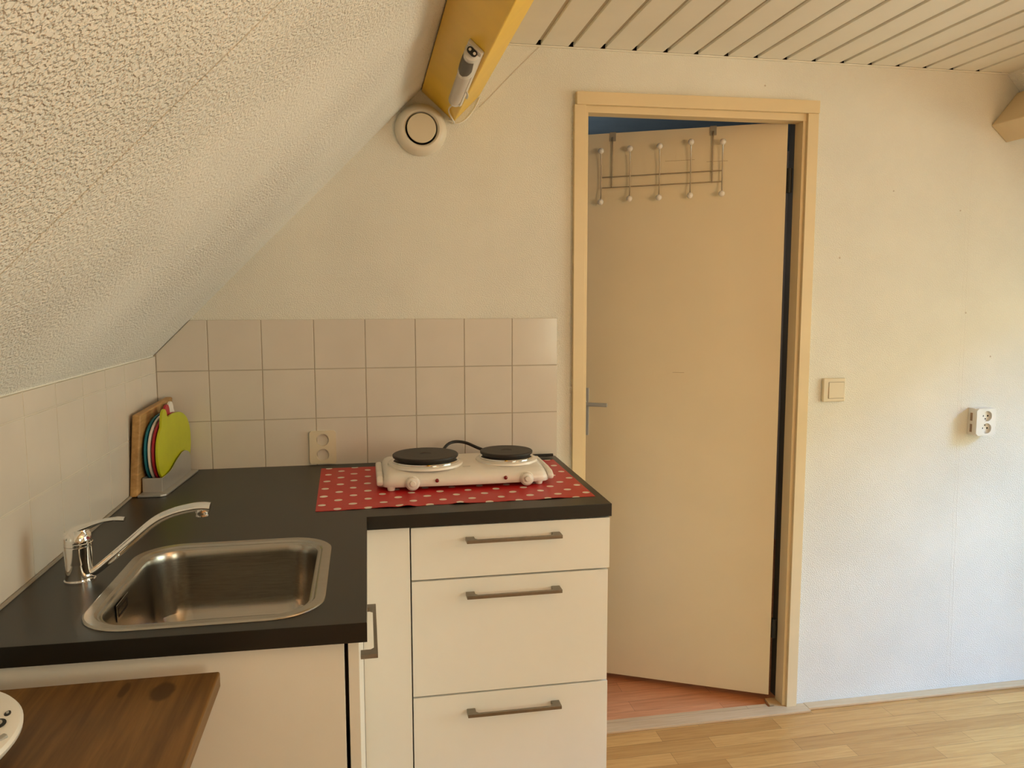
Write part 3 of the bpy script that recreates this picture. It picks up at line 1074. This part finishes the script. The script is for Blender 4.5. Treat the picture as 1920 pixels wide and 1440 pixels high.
dc = thing('drawer_cabinet', 'white kitchen base cabinet with three drawers beneath the hob', 'cabinet', (0.93, -0.31, FZ))
bm = NB()
add_box(bm, 0.694, 1.172, -0.588, -0.03, 0.09, 0.8895, 0.001)
obj('carcass', bm, M['cab'], dc)
bm = NB()
add_box(bm, 0.60, 1.172, -0.545, -0.525, FZ, 0.0895)
obj('plinth', bm, M['cab'], dc)
for (x0, x1, z0, z1, hz) in ((0.6945, 1.1800, 0.7590, 0.8860, 0.8575), (0.6945, 1.1765, 0.4705, 0.7550, 0.7225), (0.6945, 1.1785, 0.0950, 0.4665, 0.4285)):
    bm = NB()
    add_box(bm, x0, x1, -0.608, -0.589, z0, z1, 0.0012)
    d_ = obj('drawer', bm, M['cab'], dc)
    pull('handle', d_, (0.8225, -0.608, hz), (1, 0, 0), (0, -1, 0), 0.231)
bm = NB()
add_box(bm, 0.5798, 0.6915, -0.607, -0.589, 0.095, 0.8895, 0.001)
obj('corner_filler', bm, M['cab'], dc)

sc = thing('sink_cabinet', 'white base cabinet under the sink showing its plain end panel', 'cabinet', (0.28, -0.92, FZ))
bm = NB()
add_box(bm, 0.012, 0.5545, -1.2030, -1.185, FZ, 0.8885, 0.001)
obj('end_panel', bm, M['cab'], sc)
bm = NB()
add_box(bm, 0.012, 0.5525, -1.1845, -1.166, 0.09, 0.8885)
add_box(bm, 0.012, 0.5525, -1.166, -0.030, 0.09, 0.108)
add_box(bm, 0.012, 0.030, -1.166, -0.030, 0.108, 0.8885)
add_box(bm, 0.030, 0.5525, -0.048, -0.030, 0.108, 0.8885)
obj('carcass', bm, M['cab_edge'], sc)
bm = NB()
add_hex(bm, [(0.5605, -1.2015, 0.095), (0.5775, -1.2015, 0.095), (0.5795, -0.609, 0.095), (0.5625, -0.609, 0.095),
             (0.5605, -1.2015, 0.8835), (0.5775, -1.2015, 0.8835), (0.5795, -0.609, 0.8835), (0.5625, -0.609, 0.8835)], 0.001)
sd = obj('cabinet_door', bm, M['cab'], sc)
pull('handle', sd, (0.5780, -1.043, 0.7865), (0, 1, 0), (1, 0, 0), 0.238, arm=0.0305)
bm = NB()
add_box(bm, 0.505, 0.520, -1.166, -0.64, FZ, 0.0895)
obj('plinth', bm, M['cab'], sc)

# ------------------------------------------------------------------ oilcloth mat, hob and its cord
bm = NB()
c00, c10, c11, c01 = Vector((0.4755, -0.5535, 0)), Vector((1.1625, -0.5390, 0)), Vector((1.1680, -0.0720, 0)), Vector((0.4650, -0.0680, 0))
NX, NY = 90, 60
random.seed(11)
ph = [random.uniform(0, 6.28) for _ in range(8)]
grid = []
for j in range(NY + 1):
    row = []
    for i in range(NX + 1):
        u, v = i / NX, j / NY
        p = c00.lerp(c10, u).lerp(c01.lerp(c11, u), v)
        edge = max(0.0, 1 - v * 9)
        wv = max(0, math.sin(u * 21 + ph[0])) ** 2 * 0.4 + max(0, math.sin(u * 34 + ph[1])) ** 3 * 0.6
        mask = math.exp(-((u - 0.36) / 0.16) ** 2) + 0.7 * math.exp(-((u - 0.80) / 0.05) ** 2) + 0.12
        z = 0.0072 * edge * wv * mask
        z += 0.0005 * max(0, math.sin(u * 40 + 5 * v + ph[2]) * math.sin(v * 13 + u * 9 + ph[3])) * (1 if 0.02 < v < 0.98 else 0)
        dy = 0.004 * math.sin(u * 26 + ph[4]) * edge * mask
        row.append(bm.verts.new((p.x, p.y + dy, WT + 0.0010 + z)))
    grid.append(row)
fs = []
for j in range(NY):
    for i in range(NX):
        fs.append(bm.faces.new((grid[j][i], grid[j][i + 1], grid[j + 1][i + 1], grid[j + 1][i])))
low = [[bm.verts.new(v.co - Vector((0, 0, 0.0007))) for v in row] for row in grid]
for j in range(NY):
    for i in range(NX):
        bm.faces.new((low[j][i], low[j + 1][i], low[j + 1][i + 1], low[j][i + 1]))
ring_t = grid[0] + [r[-1] for r in grid[1:]] + grid[-1][-2::-1] + [r[0] for r in grid[-2:0:-1]]
ring_l = low[0] + [r[-1] for r in low[1:]] + low[-1][-2::-1] + [r[0] for r in low[-2:0:-1]]
for k in range(len(ring_t)):
    k2 = (k + 1) % len(ring_t)
    bm.faces.new((ring_t[k], ring_l[k], ring_l[k2], ring_t[k2]))
bmesh.ops.recalc_face_normals(bm, faces=bm.faces)
solo('oilcloth_mat', bm, M['dots'], 'red oilcloth mat with white polka dots lying under the hob', 'mat', (0.476, -0.554, WT))

hob = thing('electric_hob', 'white portable two-plate electric hob standing on the red dotted mat', 'hob', (0.857, -0.27, WT + 0.0025))
HX0, HX1, HYF, HYB = 0.634, 1.080, -0.398, -0.165
ZT = 0.9745
bm = NB()
# rounded shell swept along x with a front that leans back
sec = [(HYF + 0.002, 0.9330), (HYF - 0.003, 0.9400), (HYF - 0.001, 0.9530), (HYF + 0.010, 0.9625), (HYF + 0.030, 0.9680), (HYF + 0.060, 0.9715),
       (HYF + 0.10, 0.9735), (HYB - 0.02, 0.9745), (HYB - 0.004, 0.9715), (HYB, 0.964), (HYB, 0.936), (HYB - 0.004, 0.933)]
cs = []
NS = 40
for i in range(NS + 1):
    t = i / NS
    x = HX0 + (HX1 - HX0) * t
    e = min(t, 1 - t) * (HX1 - HX0)
    k = 1.0 if e > 0.03 else math.sqrt(max(0.0, 1 - (1 - e / 0.03) ** 2))
    ring = []
    for (y, z) in sec:
        dip = 0.0
        if z > 0.95:
            dip = (1 - k) * (z - 0.940) * 0.75
        bow = 0.006 * math.cos(math.pi * (t - 0.5) * 1.0) if y < HYF + 0.02 else 0
        yy = y + (1 - k) * (0.018 if y < (HYF + HYB) / 2 else -0.012) - (bow - 0.004 if y < HYF + 0.02 else 0)
        ring.append(bm.verts.new((x, yy, z - dip)))
    cs.append(ring)
for a, b in zip(cs, cs[1:]):
    for j in range(len(sec)):
        j2 = (j + 1) % len(sec)
        bm.faces.new((a[j], a[j2], b[j2], b[j]))
bm.faces.new(cs[0])
bm.faces.new(cs[-1][::-1])
bmesh.ops.recalc_face_normals(bm, faces=bm.faces)
body = obj('body', bm, M['hob_white'], hob, angle=50)
# bulging end caps
for (xa, sgn) in ((HX0 + 0.004, -1), (HX1 - 0.004, 1)):
    bm = NB()
    add_prism(bm, [(xa, HYF + 0.014, 0.936), (xa, HYF + 0.010, 0.950), (xa, HYF + 0.030, 0.9595), (xa, HYF + 0.075, 0.9625), (xa, HYB - 0.03, 0.963), (xa, HYB - 0.012, 0.955), (xa, HYB - 0.012, 0.936)],
              (0.017 * sgn, 0, -0.001), 0.0055, 3)
    obj('end_cap', bm, M['hob_white'], hob)
# raised rings with the two iron plates
for (cx, cy, r) in ((0.7555, -0.283, 0.0895), (0.982, -0.276, 0.0735)):
    bm = NB()
    add_lathe(bm, [(r + 0.014, -0.002), (r + 0.012, 0.004), (r + 0.004, 0.0062), (r - 0.002, 0.0062)], (cx, cy, ZT - 0.002), (0, 0, 1), 64)
    obj('plate_collar', bm, M['hob_white'], hob)
    bm = NB()
    add_lathe(bm, [(r - 0.004, 0.002), (r + 0.0020, 0.0035), (r + 0.0025, 0.0075), (r + 0.001, 0.0095), (r - 0.004, 0.0100)], (cx, cy, ZT), (0, 0, 1), 64)
    rg = obj('plate_ring', bm, M['chrome'], hob)
    bm = NB()
    add_lathe(bm, [(r - 0.008, 0.006), (r - 0.006, 0.0125), (r - 0.001, 0.0165), (r, 0.0185), (r, 0.0225), (r - 0.002, 0.0242), (r - 0.010, 0.0244), (r * 0.62, 0.0236), (r * 0.6, 0.0240), (r * 0.3, 0.0236), (0.016, 0.0236), (0.015, 0.0226), (0, 0.0226)],
              (cx, cy, ZT), (0, 0, 1), 72)
    obj('iron_plate', bm, M['iron'], rg)
# knobs and lamps on the front
for kx in (0.7125, 1.0150):
    bm = NB()
    add_lathe(bm, [(0.0188, 0.0), (0.0188, 0.002), (0.0168, 0.004), (0.0160, 0.010), (0.0140, 0.0125), (0.0082, 0.0130), (0.0078, 0.020), (0.0062, 0.0215), (0, 0.0218)], (kx, HYF - 0.002, 0.9440), (0, -1, 0.12), 36)
    kb = obj('knob', bm, M['hob_white'], hob)
    bm = NB()
    for k in range(9):
        a = math.radians(20 + 35 * k)
        c = Vector((kx + 0.0175 * math.cos(a), HYF - 0.0046, 0.9440 + 0.0175 * math.sin(a)))
        add_ball(bm, c, 0.0007, 1)
    obj('scale_marks', bm, M['grey_light'], kb)
for lx in (0.7760, 0.9575):
    bm = NB()
    add_lathe(bm, [(0.0052, 0.0), (0.0050, 0.0012), (0.003, 0.0026), (0, 0.003)], (lx, HYF - 0.0050, 0.9490), (0, -1, 0.15), 20)
    obj('pilot_lamp', bm, M['red_lens'], hob)
bm = NB()
add_box(bm, 0.850, 0.870, -0.350, -0.3475, 0.9724, 0.9730)
obj('maker_plate', bm, M['grey_light'], hob)
for (fx, fy) in ((0.658, -0.384), (1.052, -0.380), (0.660, -0.19), (1.052, -0.19)):
    bm = NB()
    add_lathe(bm, [(0.0090, 0.0022), (0.0100, 0.005), (0.0112, 0.0135)], (fx, fy, WT), (0, 0, 1), 20)
    obj('foot', bm, M['hob_white'], hob)
bm = NB()
add_tube(bm, smooth_path([(0.800, -0.162, 0.950), (0.812, -0.135, 0.960), (0.828, -0.085, 0.974), (0.846, -0.06, 0.9835), (0.870, -0.052, 0.9865), (0.900, -0.055, 0.981),
                          (0.938, -0.060, 0.964), (0.99, -0.058, 0.945), (1.05, -0.045, 0.9315), (1.12, -0.034, 0.9300), (1.176, -0.034, 0.9300)], 6), 0.0046, 10)
obj('power_cord', bm, M['rubber'], hob)

# ------------------------------------------------------------------ chopping boards in the corner
bm = NB()
add_hex(bm, [(0.0078, -0.331, WT + 0.0006), (0.0262, -0.329, WT + 0.0006), (0.0280, -0.012, WT + 0.0006), (0.0090, -0.012, WT + 0.0006),
             (0.0150, -0.298, 1.128), (0.0355, -0.296, 1.128), (0.0500, -0.014, 1.140), (0.0290, -0.014, 1.140)], 0.004, 3)
solo('wooden_board', bm, M['board'], 'thick beech chopping board leaning on the wall tiles behind the coloured boards', 'chopping board', (0.016, -0.17, WT))

KD = Vector((0.07, 1, 0)).normalized()
KN = Vector((KD.y, -KD.x, 0))


def K(s, off, z):
    return Vector((0.080, -0.303, 0)) + KD * s + KN * off + Vector((0, 0, z))


hold = thing('board_holder', 'silver plastic holder keeping the coloured chopping boards upright', 'board holder', K(0.13, -0.03, WT))
bm = NB()
pts = [(-0.034, 0.006), (-0.024, 0.017), (0.27, 0.017), (0.275, 0.010), (0.275, -0.0500), (-0.034, -0.0505)]
add_prism(bm, [K(s, o_, WT + 0.0005) for s, o_ in pts], (0, 0, 0.0055), 0.0012)
base = obj('base', bm, M['silver'], hold)
bm = NB()
add_hex(bm, [K(-0.002, -0.0475, WT + 0.006), K(-0.002, 0.0, WT + 0.006), K(0.002, 0.0, WT + 0.006), K(0.002, -0.0475, WT + 0.006),
             K(-0.002, -0.0475, 0.9645), K(-0.002, 0.0, 0.9645), K(0.002, 0.0, 0.9645), K(0.002, -0.0475, 0.9645)], 0.0008)
obj('front_lip', bm, M['silver'], hold)
sil = [(0.0, WT + .006), (0.255, WT + .006), (0.256, 0.965), (0.252, 0.978), (0.243, 0.9855), (0.228, 0.992), (0.206, 0.9975), (0.18, 0.9975), (0.158, 0.9925), (0.135, 0.9875),
       (0.112, 0.980), (0.09, 0.972), (0.06, 0.9665), (0.03, 0.9645), (0.0, 0.9645)]
for o_ in (0.0, -0.0475):
    bm = NB()
    add_prism(bm, [K(s, o_ - 0.0012, z) for s, z in sil], KN * 0.0024, 0.0006)
    obj('side_wall', bm, M['silver'], hold)


def fruit_board(name, mat, off, label, s0, s1, zt, zb, tab, notch=False, th=0.0062):
    """rounded apple-shaped board with a small leaf-like grip tab"""
    sc_, zc = (s0 + s1) / 2, (zt + zb) / 2
    a, b = (s1 - s0) / 2, (zt - zb) / 2
    pts = []
    N = 64
    for k in range(N):
        t = 2 * math.pi * k / N
        cx, cz = math.cos(t), math.sin(t)
        e = 0.86
        s = sc_ + a * (abs(cx) ** e) * (1 if cx >= 0 else -1)
        z = zc + b * (abs(cz) ** e) * (1 if cz >= 0 else -1)
        pts.append((s, z))
    ts, tw, tz = tab
    # graft the tab onto the top outline: replace the points under it by a rounded finger
    out = []
    done = False
    for (s, z) in pts:
        if z > zc and abs(s - ts) < tw:
            if not done:
                zl = z
                for k in range(11):
                    ang = math.pi * k / 10
                    out.append((ts + tw * math.cos(ang), tz - tw + tw * math.sin(ang)))
                done = True
            continue
        if notch and z > zc and 0 < (s - ts - tw) < 0.03:
            z -= 0.006 * (1 - (s - ts - tw) / 0.03)
        out.append((s, z))
    b_ = NB()
    add_prism(b_, [K(s, off - th / 2, z) for s, z in out], KN * th, 0.0012)
    return solo(name, b_, mat, label, 'chopping board', K(sc_, off, zb), group='coloured chopping boards in the silver holder')


fruit_board('apple_board', M['lime'], -0.0085, 'lime green apple-shaped chopping board, frontmost in the silver holder', -0.006, 0.288, 1.112, 0.9295, (0.062, 0.022, 1.134))
fruit_board('apple_board', M['red'], -0.0185, 'red chopping board directly behind the lime green one', -0.003, 0.286, 1.112, 0.9295, (0.120, 0.020, 1.139))
fruit_board('apple_board', M['board_white'], -0.0285, 'white chopping board between the red and the teal ones', -0.002, 0.286, 1.114, 0.9295, (0.186, 0.022, 1.139))
fruit_board('apple_board', M['teal'], -0.0385, 'teal blue chopping board touching the wooden board', 0.0, 0.285, 1.114, 0.9295, (0.215, 0.02, 1.132))

# ------------------------------------------------------------------ brown side table with a white appliance
tb = thing('side_table', 'brown stained pine side table pushed up to the sink cabinet', 'table', (0.0, -1.2385, FZ))
TX0, TX1, TY0, TY1, TZ = 0.012, 0.3755, -1.95, -1.2395, 0.870
bm = NB()
add_box(bm, TX0, TX1, TY0, TY1, TZ - 0.0245, TZ, 0.003, 3)
obj('tabletop', bm, M['table'], tb)
bm = NB()
add_box(bm, TX0 + 0.03, TX1 - 0.10, TY1 - 0.045, TY1 - 0.025, TZ - 0.10, TZ - 0.0245)
add_box(bm, TX0 + 0.03, TX1 - 0.10, TY0 + 0.025, TY0 + 0.045, TZ - 0.10, TZ - 0.0245)
add_box(bm, TX0 + 0.03, TX0 + 0.05, TY0 + 0.045, TY1 - 0.045, TZ - 0.10, TZ - 0.0245)
add_box(bm, TX1 - 0.12, TX1 - 0.10, TY0 + 0.045, TY1 - 0.045, TZ - 0.10, TZ - 0.0245)
obj('apron', bm, M['table'], tb)
for (x, y) in ((TX0 + 0.02, TY1 - 0.06), (TX1 - 0.13, TY1 - 0.06), (TX0 + 0.02, TY0 + 0.02), (TX1 - 0.13, TY0 + 0.02)):
    bm = NB()
    add_box(bm, x, x + 0.04, y, y + 0.04, FZ, TZ - 0.0245, 0.002)
    obj('leg', bm, M['table'], tb)

ac = Vector((0.0955, -1.436, TZ))
tilt = Matrix.Rotation(math.radians(11), 4, 'X')
ap = thing('kitchen_appliance', 'round white appliance with dark buttons standing on the brown table', 'appliance', ac)


def tilt_bm(b_):
    bmesh.ops.transform(b_, matrix=Matrix.Translation(ac) @ tilt @ Matrix.Translation(-ac), verts=b_.verts)


bm = NB()
add_lathe(bm, [(0.050, 0.010), (0.066, 0.016), (0.082, 0.026), (0.0885, 0.034), (0.0895, 0.039), (0.087, 0.0435), (0.078, 0.0475), (0.06, 0.0500), (0.03, 0.0512), (0, 0.0515)], ac, (0, 0, 1), 64)
tilt_bm(bm)
obj('body', bm, M['white'], ap)
bm = NB()
add_lathe(bm, [(0.048, 0.0005), (0.050, 0.003), (0.048, 0.018)], ac, (0, 0, 1), 40)
obj('base_ring', bm, M['grey'], ap)


def ap_top(r):
    pr = [(0, 0.0515), (0.03, 0.0512), (0.06, 0.0500), (0.078, 0.0475), (0.087, 0.0435), (0.0895, 0.039)]
    for (a, za), (b, zb) in zip(pr, pr[1:]):
        if r <= b:
            return za + (zb - za) * (r - a) / (b - a)
    return 0.039


def ap_button(dx, dy, r1, r2, sx=1.0):
    rr = math.hypot(dx, dy)
    z = ap_top(rr) - 0.0004
    b_ = NB()
    add_lathe(b_, [(r1, 0.0), (r1, 0.0010), (r1 - 0.001, 0.0016), (0, 0.0016)], ac + Vector((dx, dy, z)), (0, 0, 1), 28, sx)
    tilt_bm(b_)
    o = obj('button', b_, M['hinge'], ap)
    b_ = NB()
    add_lathe(b_, [(r2, 0.0), (r2, 0.0012), (r2 * .6, 0.0016), (0, 0.0016)], ac + Vector((dx, dy, z + 0.0014)), (0, 0, 1), 24, sx)
    tilt_bm(b_)
    obj('button_centre', b_, M['grey_light'], o)


ap_button(0.0660, 0.0085, 0.0085, 0.0045)
ap_button(0.0690, 0.0270, 0.0050, 0.0021, 0.7)
bm = NB()
cpt = ac + Vector((0.0765, -0.0150, ap_top(0.078)))
add_box(bm, cpt.x - 0.004, cpt.x + 0.004, cpt.y - 0.008, cpt.y + 0.008, cpt.z - 0.004, cpt.z + 0.0009, 0.002)
bmesh.ops.transform(bm, matrix=Matrix.Translation(cpt) @ Matrix.Rotation(math.radians(-35), 4, 'Z') @ Matrix.Translation(-cpt), verts=bm.verts)
tilt_bm(bm)
obj('soft_key', bm, M['grey_light'], ap)
